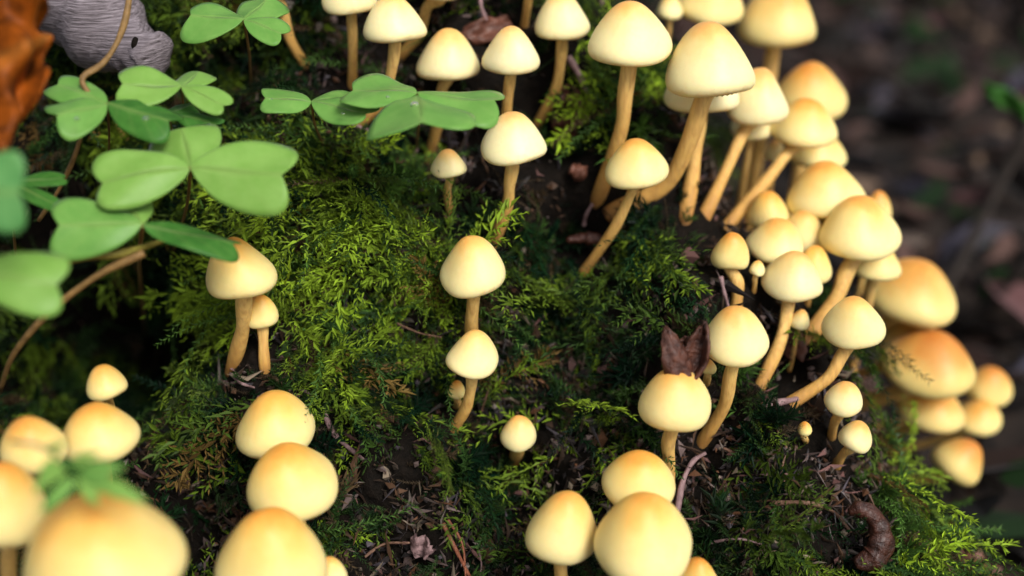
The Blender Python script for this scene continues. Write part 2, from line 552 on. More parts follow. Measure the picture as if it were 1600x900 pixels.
def scatter_moss(name, kinds, n, seed, scale, label, colfun, lift, droop, wbright, base=.22, fuzz=False):
    rng = np.random.default_rng(seed)
    temps = [frond_template(rng, k) for k in kinds]
    a = rng.uniform(-2.5, 2.3, n * 3)
    b = rng.uniform(-1.75, 1.75, n * 3)
    p = surf(a, b)
    px, py, _ = to_px(p)
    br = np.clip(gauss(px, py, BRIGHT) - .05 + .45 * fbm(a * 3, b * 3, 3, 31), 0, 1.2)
    sp = np.clip(gauss(px, py, SPARSE), 0, 1)
    pr = np.clip((base + wbright * br + 1.25 * fbm(a * 4.2, b * 4.2, 3, 41)) * (1 - sp * (.6 if fuzz else 1)), .015, 1)
    ko = np.vstack(KEEP_OUT + ([] if fuzz else KEEP_NEAR))
    if fuzz:
        ko[:, 3] = np.where(ko[:, 3] < .065, .03, ko[:, 3])
    keep = np.nonzero(rng.random(n * 3) < pr)[0][:int(n * 1.25)]
    a, b, p, br = a[keep], b[keep], p[keep], br[keep]
    e = .015
    du = surf(a + e, b) - p; dv = surf(a, b + e) - p
    nn = np.cross(du, dv); nn /= np.linalg.norm(nn, axis=1)[:, None]
    # local x axis: a direction in the surface, more often downhill
    ang = rng.normal(-math.pi / 2, droop, len(a))
    tu = du / np.linalg.norm(du, axis=1)[:, None]
    tv = np.cross(nn, tu)
    xa = tu * np.cos(ang)[:, None] + tv * np.sin(ang)[:, None]
    lf = rng.uniform(*lift, len(a))
    xa2 = xa * np.cos(lf)[:, None] + nn * np.sin(lf)[:, None]
    za = nn * np.cos(lf)[:, None] - xa * np.sin(lf)[:, None]
    ya = np.cross(za, xa2)
    sc = rng.uniform(*scale, len(a))
    ok = np.ones(len(a), bool)
    for f in (.0, .1, .2, .3, .4):      # nothing grows through a stem, cap or twig
        pt = p + xa2 * (f * sc)[:, None] + nn * (.03 if f else 0)
        for q in ko:
            ok &= ((pt - q[:3]) ** 2).sum(1) > (q[3] + .012) ** 2
    a, b, p, br, nn, xa2, za, ya, sc = (z[ok] for z in (a, b, p, br, nn, xa2, za, ya, sc))
    off = rng.uniform(-.03, .025, len(a))
    which = rng.integers(0, len(temps), len(a))
    Vs, Cs = [], []
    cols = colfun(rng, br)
    for k, T in enumerate(temps):
        m = which == k
        if not m.any(): continue
        Rm = np.stack([xa2[m], ya[m], za[m]], 1) * sc[m][:, None, None]
        W = np.einsum('vj,ijk->ivk', T, Rm) + (p[m] + nn[m] * off[m][:, None])[:, None, :]
        c = np.repeat(cols[m][:, None, :], len(T), 1)
        lv = rng.uniform(.5, 1.6, (m.sum(), len(T) // 4))
        c = c * np.repeat(lv, 4, 1)[..., None]
        Vs.append(W.reshape(-1, 3)); Cs.append(c.reshape(-1, 3))
    V = np.concatenate(Vs); Cc = np.concatenate(Cs)
    q = np.arange(0, len(V), 4)
    F = np.concatenate([np.stack([q, q + 1, q + 2], 1), np.stack([q, q + 2, q + 3], 1)])
    o = big_mesh(name, V, F, M['moss'], Cc)
    tag(o, label, 'moss', kind='stuff')
    return o

def lerp(a, b, t): return np.asarray(a)[None] * (1 - t[:, None]) + np.asarray(b)[None] * t[:, None]
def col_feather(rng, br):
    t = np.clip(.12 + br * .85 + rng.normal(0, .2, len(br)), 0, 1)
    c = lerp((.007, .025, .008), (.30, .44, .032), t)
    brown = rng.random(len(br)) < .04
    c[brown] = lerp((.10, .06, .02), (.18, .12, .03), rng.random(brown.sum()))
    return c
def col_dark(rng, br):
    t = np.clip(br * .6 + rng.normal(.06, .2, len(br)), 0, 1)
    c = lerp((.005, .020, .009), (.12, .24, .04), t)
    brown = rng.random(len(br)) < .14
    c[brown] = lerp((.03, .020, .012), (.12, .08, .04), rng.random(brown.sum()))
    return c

def scatter_bits(name, n, seed, label, cat):
    rng = np.random.default_rng(seed)
    a = rng.uniform(-2.4, 2.2, n * 3); b = rng.uniform(-1.7, 1.7, n * 3)
    px, py, _ = to_px(surf(a, b))
    pr = np.clip(.45 + .6 * fbm(a * 3, b * 3, 2, 61) + gauss(px, py, [(1190, 770, 120, 90, .9), (690, 850, 120, 70, .9), (370, 590, 60, 30, .6), (250, 760, 60, 50, .3), (130, 490, 220, 120, -1.5), (790, 740, 60, 50, -.7), (900, 460, 60, 60, -.4), (560, 70, 200, 70, -.3)]), .02, 1)
    kk = np.nonzero(rng.random(n * 3) < pr)[0][:n]
    a, b = a[kk], b[kk]
    p = surf(a, b)
    ok = np.ones(len(a), bool)
    for q in np.vstack(KEEP_OUT):
        ok &= ((p - q[:3]) ** 2).sum(1) > q[3] ** 2
    a, b, p = a[ok], b[ok], p[ok]
    n = len(a)
    e = .02
    du = surf(a + e, b) - p; dv = surf(a, b + e) - p
    nn = np.cross(du, dv); nn /= np.linalg.norm(nn, axis=1)[:, None]
    p = p + nn * rng.uniform(.0, .05, n)[:, None]
    d = rng.normal(0, 1, (n, 3)) + .2 * nn; d /= np.linalg.norm(d, axis=1)[:, None]
    s = np.cross(d, rng.normal(0, 1, (n, 3))); s /= np.linalg.norm(s, axis=1)[:, None]
    u = np.cross(d, s)
    L = rng.lognormal(-3.55, .5, n); thin = rng.random(n) < .5
    L = np.where(thin, L * 2.4, L)
    W = np.where(thin, L * .07 + .002, L * rng.uniform(.35, .8, n))
    H = W * np.where(thin, .9, .4)
    bend = u * (L * rng.uniform(-.25, .25, n))[:, None]
    V = np.stack([p - d * L[:, None] * .5, p + s * W[:, None] * .5 + bend, p - s * W[:, None] * .5 + bend, p + d * L[:, None] * .5, p + u * H[:, None] + bend, p - u * H[:, None] + bend], 1)
    f = np.array([(0, 1, 4), (1, 3, 4), (3, 2, 4), (2, 0, 4), (1, 0, 5), (3, 1, 5), (2, 3, 5), (0, 2, 5)])
    F = (np.arange(n)[:, None, None] * 6 + f[None]).reshape(-1, 3)
    pal = np.array([(.05, .03, .02), (.11, .06, .035), (.17, .12, .11), (.20, .10, .09), (.27, .21, .15), (.025, .02, .02), (.16, .075, .04), (.10, .085, .10), (.34, .28, .24)])
    pk = rng.choice(len(pal), n, p=[.22, .17, .12, .07, .06, .2, .08, .06, .02])
    C = pal[pk] * rng.uniform(.3, .9, (n, 1))
    o = big_mesh(name, V.reshape(-1, 3), F, M['debris'], np.repeat(C[:, None], 6, 1).reshape(-1, 3))
    return tag(o, label, cat, kind='stuff')

def scatter_litter():
    rng = np.random.default_rng(5)
    n = 5200
    x = rng.uniform(-1, 15, n); y = rng.uniform(3.6, 26, n)
    p = np.stack([x, y, .10 * fbm(x * .8, y * .8, 4, 21) + rng.uniform(.02, .16, n)], 1)
    a = rng.uniform(0, 6.28, n)
    tl = rng.normal(0, .35, (n, 2))
    d = np.stack([np.cos(a), np.sin(a), tl[:, 0]], 1); d /= np.linalg.norm(d, axis=1)[:, None]
    s = np.cross(d, np.array([0, 0, 1.0])); s += np.array([0, 0, 1]) * tl[:, 1:]; s /= np.linalg.norm(s, axis=1)[:, None]
    nn = np.cross(s, d)
    L = rng.uniform(.2, .75, n)[:, None]; W = L * rng.uniform(.35, .7, (n, 1)); cu = rng.uniform(-.25, .25, (n, 1)) * L
    V = np.stack([p, p + d * L * .3 + s * W * .45 + nn * cu, p + d * L * .7 + s * W * .4 + nn * cu, p + d * L, p + d * L * .7 - s * W * .4 + nn * cu, p + d * L * .3 - s * W * .45 + nn * cu, p + d * L * .5], 1)
    f = np.array([(6, 0, 1), (6, 1, 2), (6, 2, 3), (6, 3, 4), (6, 4, 5), (6, 5, 0)])
    F = (np.arange(n)[:, None, None] * 7 + f[None]).reshape(-1, 3)
    pal = np.array([(.010, .008, .007), (.035, .022, .018), (.085, .05, .042), (.13, .065, .065), (.015, .035, .012), (.06, .055, .075), (.15, .10, .07)])
    C = pal[rng.choice(len(pal), n, p=[.36, .26, .14, .05, .08, .07, .04])] * rng.uniform(.5, 1.1, (n, 1))
    o = big_mesh('leaf_litter', V.reshape(-1, 3), F, M['litter'], np.repeat(C[:, None], 7, 1).reshape(-1, 3))
    tag(o, 'dark fallen leaves lying on the forest floor', 'leaf litter', kind='stuff')
scatter_litter()

# ------------------------------------------------------------------ mushrooms
PROF_CONE = [(0, 1), (.13, .985), (.29, .92), (.48, .76), (.66, .565), (.83, .355), (.95, .20), (1.0, .09), (.97, .0), (.89, -.045)]
PROF_ROUND = [(0, 1), (.18, .98), (.40, .90), (.62, .75), (.81, .56), (.945, .38), (1.0, .23), (.985, .09), (.91, -.015), (.80, -.065)]
UNDER = [(.68, -.02), (.5, .05), (.30, .13), (.10, .20)]

def cap_mesh(c, axis, rad, hgt, rd, rng, seg=44):
    prof = [(r1 * (1 - rd) + r2 * rd, z1 * (1 - rd) + z2 * rd) for (r1, z1), (r2, z2) in zip(PROF_CONE, PROF_ROUND)]
    pp = catmull([(*q, 0) for q in prof], 26)[:, :2]
    pp[0] = (0, pp[0][1])
    pp = np.vstack([pp, catmull([(*prof[-1], 0)] + [(*q, 0) for q in UNDER], 7)[1:, :2]])
    axis = axis / np.linalg.norm(axis)
    sx = np.cross(axis, [0, 1.0, .1]); sx /= np.linalg.norm(sx)
    sy = np.cross(axis, sx)
    ph = rng.uniform(0, 6.28, 5)
    ecc = rng.uniform(-.085, .085, 2)
    V, T = [], []
    for i, (r, z) in enumerate(pp):
        if i == 0:
            V.append(c + axis * z * hgt); T.append(0); continue
        for j in range(seg):
            a = 2 * math.pi * j / seg
            k = 1 + .034 * math.sin(2 * a + ph[0]) + .014 * math.sin(3 * a + ph[1]) + .008 * math.sin(5 * a + ph[2])
            zz = z + .042 * r * r * math.sin(2 * a + ph[3]) + .018 * r * r * math.sin(3 * a + ph[4]) + .012 * math.sin(a * 2 + z * 5 + ph[1]) * r
            V.append(c + axis * zz * hgt + rad * r * k * (sx * math.cos(a) + sy * math.sin(a)) + rad * (1 - r) * r * (ecc[0] * sx + ecc[1] * sy) * 4)
            T.append(min(1.0, 1.0 - max(0, z)) if i < 26 else 1.0)
    n = len(pp)
    F = [(0, 1 + j, 1 + (j + 1) % seg) for j in range(seg)]
    for i in range(1, n - 1):
        o1, o2 = 1 + (i - 1) * seg, 1 + i * seg
        F += [(o1 + j, o2 + j, o2 + (j + 1) % seg, o1 + (j + 1) % seg) for j in range(seg)]
    return np.array(V), F, T, (sx, sy)

def gill_mesh(c, axis, rad, hgt, frame, n=40):
    sx, sy = frame
    V, F = [], []
    rr = [(.76, -.035), (.55, .02), (.3, .10), (.13, .16)]
    for i in range(2 * n):
        a = math.pi * i / n
        for r, z in rr:
            dz = -.03 if i % 2 else 0.02
            V.append(c + axis * (z * hgt + dz * hgt * (1 if r < .7 else .4)) + rad * r * (sx * math.cos(a) + sy * math.sin(a)))
    for i in range(2 * n):
        k = (i + 1) % (2 * n)
        for q in range(3):
            F.append((i * 4 + q, i * 4 + q + 1, k * 4 + q + 1, k * 4 + q))
    return V, F

GROUP = 'yellow mushrooms growing on the mossy bank'
def mushroom(label, cx, top, bot, w, stem, depth=None, ripe=.15, rd=.3, lean=0, pale=0.0, ws=None, fall=(.0, .28, -1), out=.10):
    rd = min(1, rd + (.30 if rd > .42 else .12))
    rng = np.random.default_rng(int(abs(cx * 31 + top * 17 + w * 7)) % 99991)
    mid_y = (top + bot) / 2
    e = R(PITCH) + math.atan((mid_y - 450) / KPX) 
    Rp = w / 2
    Hp = np.clip((bot - top - Rp * math.sin(e)) / math.cos(e), .75 * Rp, 1.75 * Rp)
    rim_y = bot - Rp * math.sin(e) * (.93 - .12 * rd)
    base = None
    if stem:
        base = on_bank(*stem[-1])
    if depth is None:
        q = ray(cx, rim_y)
        L = abs(stem[-1][1] - rim_y) / KPX * 5
        depth = (base[1] - out - .10 * L) / q[1]
    for ox, oy in ((0, 0), (-.8, -.2), (.8, -.2), (0, -1.0), (0, .5)):
        hb, _ = hit(CAM, ray(cx + ox * Rp, rim_y + oy * Rp))
        if hb is not None:
            depth = min(depth, (hb - CAM) @ FWD - Rp / KPX * 5 * (.85 if oy == 0 else .45) - .07)
    s = depth / KPX
    rad, hgt = Rp * s, Hp * s
    c = P(cx, rim_y, depth)
    la = R(lean + rng.uniform(-5, 5))
    axis = np.array([math.sin(la), -.04, math.cos(la)])
    axis /= np.linalg.norm(axis)
    if not stem:
        base, _ = hit(c, fall)
        if base is None:
            base = c + np.array(fall) / np.linalg.norm(fall) * .9
        L = np.linalg.norm(base - c)
        mid = (c * .55 + base * .45) + np.array([0, 0, -.06 * L]) 
        pts = [c + axis * hgt * .45, c - axis * .02, mid, base]
    else:
        n = len(stem)
        db = (base - CAM) @ FWD
        pts = [c + axis * hgt * .45, c - axis * .02]
        for i, (x, y) in enumerate(stem[:-1]):
            f = (i + 1) / n if n > 1 else 1
            f = ((y - rim_y) / max(1, stem[-1][1] - rim_y))
            pts.append(P(x, y, depth + (db - depth) * np.clip(f, 0, 1) ** 1.3))
        pts.append(base)
    dirn = pts[-1] - pts[-2]
    pts.append(pts[-1] + dirn / (np.linalg.norm(dirn) + 1e-6) * .07)
    path = catmull(pts, 26)
    swid = (ws if ws else max(9, w * .215)) * .5 * s
    tt = np.linspace(0, 1, 26)
    path = path + (rng.normal(0, 1, 3)[None] * np.sin(tt * 9 + rng.uniform(0, 6))[:, None] * swid * .12) * (tt * (1 - tt) * 4)[:, None]
    radii = swid * (1.05 - .18 * np.sin(np.pi * tt) + .06 * np.sin(tt * 17 + rng.uniform(0, 6)))
    o = empty('mushroom', base, label, 'mushroom', GROUP)
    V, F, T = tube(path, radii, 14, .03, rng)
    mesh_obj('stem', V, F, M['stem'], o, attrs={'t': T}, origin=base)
    V, F, T, fr = cap_mesh(c, axis, rad, hgt, rd, rng)
    capo = mesh_obj('cap', V, F, M['cap'], o, attrs={'t': T, 'ripe': [ripe * .9] * len(V), 'pale': [pale] * len(V)}, origin=base)
    if w > 40:
        V, F = gill_mesh(c, axis, rad, hgt, fr)
        mesh_obj('gills', V, F, M['gill'], capo, smooth=False, origin=base)
    KEEP_OUT.append(np.c_[np.vstack([path[4:22:2], [c + axis * hgt * .4]]), [.06] * 9 + [rad + .06]])
    KEEP_OUT.append(np.c_[path[5:23:2], [.06] * 9])
    KEEP_NEAR.append(np.c_[path[4:22:2] + NV * .10 - FWD * .05, [.065] * len(path[4:22:2])])
    KEEP_NEAR.append(np.c_[[c + axis * hgt * .3 + NV * .10 - FWD * .05], [rad * .8 + .03]])
    return o, c, axis, rad, hgt

S = mushroom
S('yellow mushroom on a bent stem standing beside the small clover with the bare petiole', 425, -85, -15, 92, [(440, 10), (452, 60), (480, 104)], pale=.2)
S('straight-stemmed yellow mushroom whose stem meets the spread clover beside a bell-shaped cap', 548, -58, 17, 86, [(551, 70), (551, 132)], pale=.35)
S('bell-shaped yellow mushroom with its stem hidden behind the wide clover', 617, -8, 63, 97, [(612, 110), (600, 155), (562, 194)], pale=.4)
S('yellow mushroom with a slanted stem rising behind the bell-shaped cap above the clover', 690, -75, -5, 95, [(668, 10), (655, 55), (622, 92)], pale=.3)
S('pale mushroom directly above the wide clover with its stem emerging below the leaflets', 700, 44, 122, 98, [(690, 140), (686, 185), (671, 246)], pale=.4)
S('pale pointed mushroom beside the curled brown leaf, its stem ending behind another cap', 799, 40, 112, 92, [(794, 150), (788, 212)], pale=.5)
S('pale mushroom with a long curved stem ending behind the rounded cap below it', 802, 174, 253, 104, [(797, 285), (794, 320), (773, 372)], pale=.5, rd=.25)
S('tiny pale mushroom on a short stem in the bright moss near the thin curved stalk', 702, 232, 276, 56, [(699, 300), (703, 332)], pale=.35, ws=14)
S('rounded mushroom whose stem ends on top of a smaller cap directly below it', 740, 367, 458, 107, [(737, 500), (738, 548)], ripe=.1, rd=.35, pale=.2)
S('small pale cap with bent stem directly below a larger rounded mushroom', 738, 515, 587, 83, [(735, 612), (727, 640), (709, 668)], pale=.25, ws=20)
S('tiny orange bud pressed against the bent stem of a small pale cap', 714, 585, 622, 28, [(712, 634)], ripe=.45, rd=.8, ws=13)
S('orange-tinged mushroom before the dark hollow, with a small cap tucked under it', 380, 368, 463, 112, [(379, 500), (373, 535), (367, 567)], ripe=.22, rd=.35, ws=27, lean=-3, depth=4.5)
S('small cap tucked close under the larger orange-tinged mushroom by the hollow', 409, 455, 511, 52, [(411, 535), (414, 573)], ripe=.25, rd=.5, ws=19, depth=4.68)
S('pale mushroom on a slanted stem standing over the dark dead leaf', 879, -14, 58, 89, [(877, 90), (868, 140), (840, 194)], pale=.4)
S('bell-shaped mushroom with a thick straight stem next to the tallest leaning one', 984, 2, 97, 128, [(977, 150), (970, 205), (938, 300)], pale=.3, rd=.25)
S('largest bell-shaped mushroom, on a thick leaning stem with a creamy cap', 1108, 35, 146, 145, [(1097, 165), (1072, 230), (1035, 290), (972, 325)], pale=.3, rd=.3, ws=31)
S('mushroom with a slanted stem standing in front of the thick leaning stem', 995, 215, 290, 101, [(984, 305), (957, 360), (918, 418)], pale=.1, rd=.35, ws=19)
S('pale cap showing only its lower edge beneath the largest bell-shaped cap', 1096, 92, 173, 114, [(1089, 215), (1084, 270), (1072, 328)], pale=.45, depth=5.15)
S('pale mushroom on a slanted stem just beside the largest bell-shaped cap', 1182, 105, 190, 102, [(1163, 205), (1136, 265), (1103, 332)], pale=.4, depth=5.3)
S('small pale cap half hidden under a slanted pale mushroom in the clustered stems', 1172, 160, 217, 66, [], pale=.3, depth=5.55)
S('broad tan mushroom rising above the orange-topped cap beside the dark forest', 1211, -32, 68, 126, [], ripe=.45, depth=5.9, rd=.4)
S('broad cream mushroom behind the largest bell-shaped cap', 1106, -40, 33, 104, [], ripe=.3, depth=5.8, rd=.4)
S('small cream button behind the broad cream mushroom', 1046, -14, 28, 40, [], pale=.2, depth=5.7)
S('orange-topped tan mushroom outermost in the cluster under the broad tan cap', 1265, 95, 182, 116, [], ripe=.55, depth=6.0, rd=.45)
S('cream mushroom with a long slanted stem overlapping the orange-topped tan cap', 1254, 153, 227, 100, [(1230, 240), (1195, 285), (1152, 322)], ripe=.2, depth=5.5, rd=.35)
S('tan cap squeezed beneath the cream mushroom with the long slanted stem', 1278, 200, 262, 88, [], ripe=.35, depth=5.8)
S('tiny pale button between slanted stems of the tight cluster', 1211, 217, 251, 36, [], pale=.2, depth=5.75)
S('wide yellow mushroom partly covered by the smooth yellow one in the dense cluster', 1290, 250, 337, 121, [], ripe=.2, depth=5.35, rd=.4, pale=.05)
S('wide smooth yellow mushroom topping the dense cluster, its stem leaning towards the moss', 1343, 304, 401, 126, [(1322, 425), (1308, 465), (1268, 520)], ripe=.15, depth=5.2, rd=.4, pale=.1)
S('small peach button beside the pair of pale caps in the dense cluster', 1200, 296, 354, 66, [], ripe=.25, depth=5.35, rd=.6)
S('small pale-topped button squeezed between the wide yellow caps of the dense cluster', 1252, 322, 388, 62, [], ripe=.15, depth=5.3, rd=.6, pale=.2)
S('rounded yellow mushroom overlapping the brightest cap of the dense cluster', 1209, 340, 408, 92, [], ripe=.12, depth=5.12, rd=.4, pale=.15)
S('small orange pointed button standing at the edge of the dense cluster', 1140, 358, 419, 58, [(1153, 440), (1150, 478)], ripe=.42, depth=5.12, rd=.6, ws=22)
S('small rounded cap half hidden behind the brightest cap of the dense cluster', 1270, 378, 440, 58, [], ripe=.15, depth=5.15, rd=.5)
S('brightest pale cap of the dense cluster, with a thin straight stem', 1236, 390, 467, 99, [(1227, 500), (1215, 545), (1190, 600)], depth=4.95, rd=.4, pale=.35, ws=22)
S('pale cap peeking out beneath the wide smooth yellow mushroom', 1368, 375, 437, 80, [], ripe=.2, depth=5.4)
S('large tan mushroom with orange top on the outer side of the bank', 1420, 404, 503, 142, [], ripe=.6, depth=5.95, rd=.55, fall=(-.45, .55, -.6))
S('yellow mushroom on an arched stem growing from a grey twig', 1333, 460, 540, 95, [(1316, 555), (1292, 592), (1238, 628)], depth=4.78, rd=.35, pale=.2, ws=22)
S('tan cap squeezed between the orange-topped and the red-topped mushroom', 1425, 498, 562, 96, [], ripe=.4, depth=6.05, fall=(-.45, .55, -.6))
S('large mushroom with red-brown top hanging at the outer side of the bank', 1446, 514, 615, 142, [], ripe=.95, depth=5.9, rd=.55, fall=(-.45, .55, -.6))
S('small brown-topped button on the outer side of the red-topped mushroom', 1541, 570, 630, 72, [], ripe=.7, depth=6.3, rd=.5, fall=(-.5, .55, -.55))
S('tan mushroom directly under the large red-topped one', 1452, 600, 671, 108, [], ripe=.6, depth=6.1, rd=.5, fall=(-.45, .55, -.6))
S('small tan cap beside the tan mushroom under the red-topped one', 1526, 624, 677, 72, [], ripe=.5, depth=6.2, rd=.5, fall=(-.5, .55, -.55))
S('tilted mushroom with red-brown tip leaning outward lowest on the outer side', 1488, 682, 752, 80, [], ripe=.8, depth=5.9, rd=.7, lean=26, fall=(-.6, .5, -.5))
S('small peach cap hidden behind the wide smooth yellow mushroom', 1368, 290, 345, 48, [], ripe=.55, depth=5.7)
S('tiny cream button under the rounded yellow mushroom of the dense cluster', 1182, 400, 430, 24, [], pale=.3, depth=5.2, rd=.7)
S('small pale cap lying low between stems beneath the brightest cap', 1248, 476, 514, 32, [], pale=.3, depth=5.2, rd=.7)
S('mushroom with orange tip standing behind the dark two-lobed husk', 1148, 477, 567, 103, [(1140, 590), (1131, 635), (1100, 686)], rd=.35, pale=.2, ws=24)
hm = S('mushroom carrying the dark two-lobed husk on its top', 1055, 572, 670, 111, [(1046, 690), (1046, 725), (1040, 770)], ripe=.3, rd=.65, pale=.1, ws=25)
S('tiny orange button behind the mushroom that carries the husk', 1106, 560, 584, 26, [(1104, 598)], ripe=.5, rd=.8, ws=14)
S('upper one of two small creamy buttons near the grey twig', 1316, 594, 648, 57, [(1304, 660), (1299, 680)], rd=.7, pale=.35, ws=17)
S('lower one of two small creamy buttons beside the bright edge moss', 1333, 656, 704, 53, [(1318, 708), (1308, 728)], rd=.7, pale=.3, ws=17, lean=12)
S('tiny orange bud alone near the two small creamy buttons', 1257, 657, 680, 22, [(1258, 688)], ripe=.4, rd=.9, ws=12)
S('lone thimble-shaped button in front of the black hollow', 810, 645, 702, 55, [(806, 712)], ripe=.2, rd=.9, pale=.25, ws=24)
S('mushroom behind the big pale cap, in front of the husk carrier\'s stem', 996, 702, 795, 112, [(1000, 812), (1000, 850)], ripe=.15, rd=.5, depth=4.42)
S('big pale mushroom overlapping two smaller caps at the foot of the husk carrier', 1005, 771, 908, 158, [(1005, 940), (1003, 1040)], ripe=.12, rd=.55, depth=4.22, pale=.05)
S('mushroom on a straight stem close beside the big pale overlapping cap', 876, 768, 878, 112, [(877, 905), (879, 985)], ripe=.14, rd=.5, depth=4.36, pale=.1)
S('orange cap peeking out beneath the big pale overlapping cap', 1085, 868, 945, 74, [(1080, 960), (1078, 1010)], ripe=.35, rd=.5, depth=4.38)
S('topmost of three stacked yellow caps below the pair by the hollow', 433, 610, 712, 125, [(440, 735), (446, 800)], ripe=.18, rd=.5, depth=4.52)
S('middle one of three stacked yellow caps', 461, 690, 808, 143, [(465, 835), (468, 920)], ripe=.18, rd=.55, depth=4.32)
S('lowest and widest of three stacked yellow caps', 428, 794, 955, 168, [(430, 985), (433, 1090)], ripe=.16, rd=.55, depth=4.08)
S('small pale cap peeking out beside the lowest stacked cap', 516, 838, 925, 56, [(515, 940), (512, 990)], ripe=.05, rd=.5, depth=4.3, pale=.2)
S('smooth rounded mushroom directly below the lone speckled button', 160, 628, 721, 118, [(165, 745), (172, 820)], ripe=.25, rd=.6, depth=4.2)
S('lone speckled button standing in front of the black hollow', 168, 569, 623, 64, [(174, 640), (174, 690)], ripe=.4, rd=.5, depth=4.35)
S('orange-topped mushroom partly behind the green sprig', 54, 648, 735, 102, [(56, 760), (60, 840)], ripe=.4, rd=.5, depth=4.0)
S('soft yellow mushroom touching the green sprig, brown stem below', 10, 698, 852, 130, [(14, 880), (18, 985)], ripe=.3, rd=.55, depth=3.75)
big = S('widest soft yellow mushroom under the green sprig', 170, 768, 965, 252, [(172, 1000), (176, 1120)], ripe=.25, rd=.6, depth=3.55)
S('pale orange stem of a tall mushroom beside the pale slanted one', 828, -95, -30, 80, [(826, 0), (819, 40)], pale=.2, ws=15)

# ------------------------------------------------------------------ clover (wood sorrel)
def leaflet(o, base_o, hinge, tip, wid, nrm, mat, fold=.18, curl=.08, rng=RNG):
    """an obcordate leaflet from hinge to notch"""
    l = tip - hinge
    L = np.linalg.norm(l); l = l / L
    nrm = np.asarray(nrm, float); nrm = nrm - (nrm @ l) * l; nrm /= np.linalg.norm(nrm)
    s = np.cross(l, nrm)
    fold = fold * rng.uniform(.4, 2.2); curl = curl * rng.uniform(0, 2.4)
    half = catmull([(0, 0, 0), (.34, .10, 0), (.70, .30, 0), (.93, .56, 0), (1.0, .80, 0), (.93, .98, 0), (.70, 1.07, 0), (.40, 1.07, 0), (.14, 1.02, 0), (0, .985, 0)], 24)
    K = 7
    V, VE, F = [], [], []
    ph = rng.uniform(0, 6, 2)
    for side in (1, -1):
        o0 = len(V)
        for i in range(24):
            q = i / 23
            for k in range(K):
                f = k / (K - 1)
                xn = half[i, 0] * f
                yn = .985 * q * (1 - f) + half[i, 1] * f
                X, Y = side * xn * wid * .5, yn * L
                Z = -fold * abs(X) - curl * Y * Y / L + .025 * L * math.sin(5 * yn + ph[0] + 3 * side * xn) + .06 * wid * xn * xn * math.sin(4 * yn + ph[1] + side)
                V.append(hinge + s * X + l * Y + nrm * Z)
                VE.append(max(0, 1 - xn * 10) + .22 * (i % 4 == 0) * (xn > .05))
        for i in range(23):
            for k in range(K - 1):
                a, b, c, d = o0 + i * K + k, o0 + (i + 1) * K + k, o0 + (i + 1) * K + k + 1, o0 + i * K + k + 1
                F.append((a, b, c, d) if side < 0 else (a, d, c, b))
    ob = mesh_obj('leaflet', V, F, mat, o, attrs={'vein': VE}, origin=base_o)
    sm = ob.modifiers.new('thickness', 'SOLIDIFY'); sm.thickness = .004; sm.offset = 0
    return ob

def sorrel(label, hinge, d, leaves, petiole, prad=4.0, pmat='petiole', drops=()):
    """leaves: (notch px, notch depth change, width px, normal, material)"""
    H = P(*hinge, d)
    base = on_bank(*petiole[-1]) if petiole else H - np.array([0, 0, .6])
    o = empty('clover', base, label, 'clover', 'clover plants on the mossy bank')
    for (tx, ty), dd, w, nrm, mt in leaves:
        T = P(tx, ty, d + dd)
        leaflet(o, base, H, T, w * d / KPX, nrm, M[mt])
    db = (base - CAM) @ FWD
    n = len(petiole)
    pts = [H] + [P(x, y, d + (db - d) * ((i + 1) / n) ** 1.2) for i, (x, y) in enumerate(petiole[:-1])] + [base]
    if n == 1:
        pts = [H, (H + base) / 2 + np.array([.01, -.03, 0]), base]
    path = catmull(pts, 20)
    V, F, T = tube(path, [prad * .5 * d / KPX] * 20, 8, .04)
    mesh_obj('petiole', V, F, M[pmat], o, origin=base)
    for (x, y, dd, r, lab) in drops:
        drop(P(x, y, d + dd), r * d / KPX, lab)
    return o

def drop(c, r, lab):
    V, F = [], []
    for i in range(7):
        th = math.pi * i / 6
        for j in range(12):
            a = 2 * math.pi * j / 12
            V.append(c + r * np.array([math.sin(th) * math.cos(a), math.sin(th) * math.sin(a), .75 * math.cos(th)]))
    F = [(i * 12 + j, i * 12 + (j + 1) % 12, (i + 1) * 12 + (j + 1) % 12, (i + 1) * 12 + j) for i in range(6) for j in range(12)]
    tag(mesh_obj('water_drop', V, F, M['water'], None, origin=c), lab, 'water drop', 'water beads')

FACE = (0.05, -.62, .78)
FLAT = (0, -.05, 1.0)
HALF = (0, -.35, .93)
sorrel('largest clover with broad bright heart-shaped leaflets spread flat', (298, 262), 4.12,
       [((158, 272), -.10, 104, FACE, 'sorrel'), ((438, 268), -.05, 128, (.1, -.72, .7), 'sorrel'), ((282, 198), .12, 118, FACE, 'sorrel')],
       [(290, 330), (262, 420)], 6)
sorrel('clover with a dark green folded leaflet just below the largest clover', (222, 352), 4.05,
       [((92, 342), -.1, 106, FACE, 'sorrel_mid'), ((366, 368), .06, 74, (.1, -.2, 1), 'sorrel_dark'), ((192, 300), .12, 66, FACE, 'sorrel')],  # the folded leaflet has the darker green material
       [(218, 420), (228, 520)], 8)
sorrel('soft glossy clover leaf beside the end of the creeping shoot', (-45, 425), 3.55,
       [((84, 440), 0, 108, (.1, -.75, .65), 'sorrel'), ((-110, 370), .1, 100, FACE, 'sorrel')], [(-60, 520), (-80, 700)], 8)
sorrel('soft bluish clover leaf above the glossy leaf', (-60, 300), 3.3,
       [((30, 300), 0, 130, (.25, -.9, .35), 'sorrel_blue'), ((-130, 250), .1, 110, FACE, 'sorrel_blue')], [(-90, 420), (-110, 650)], 8)
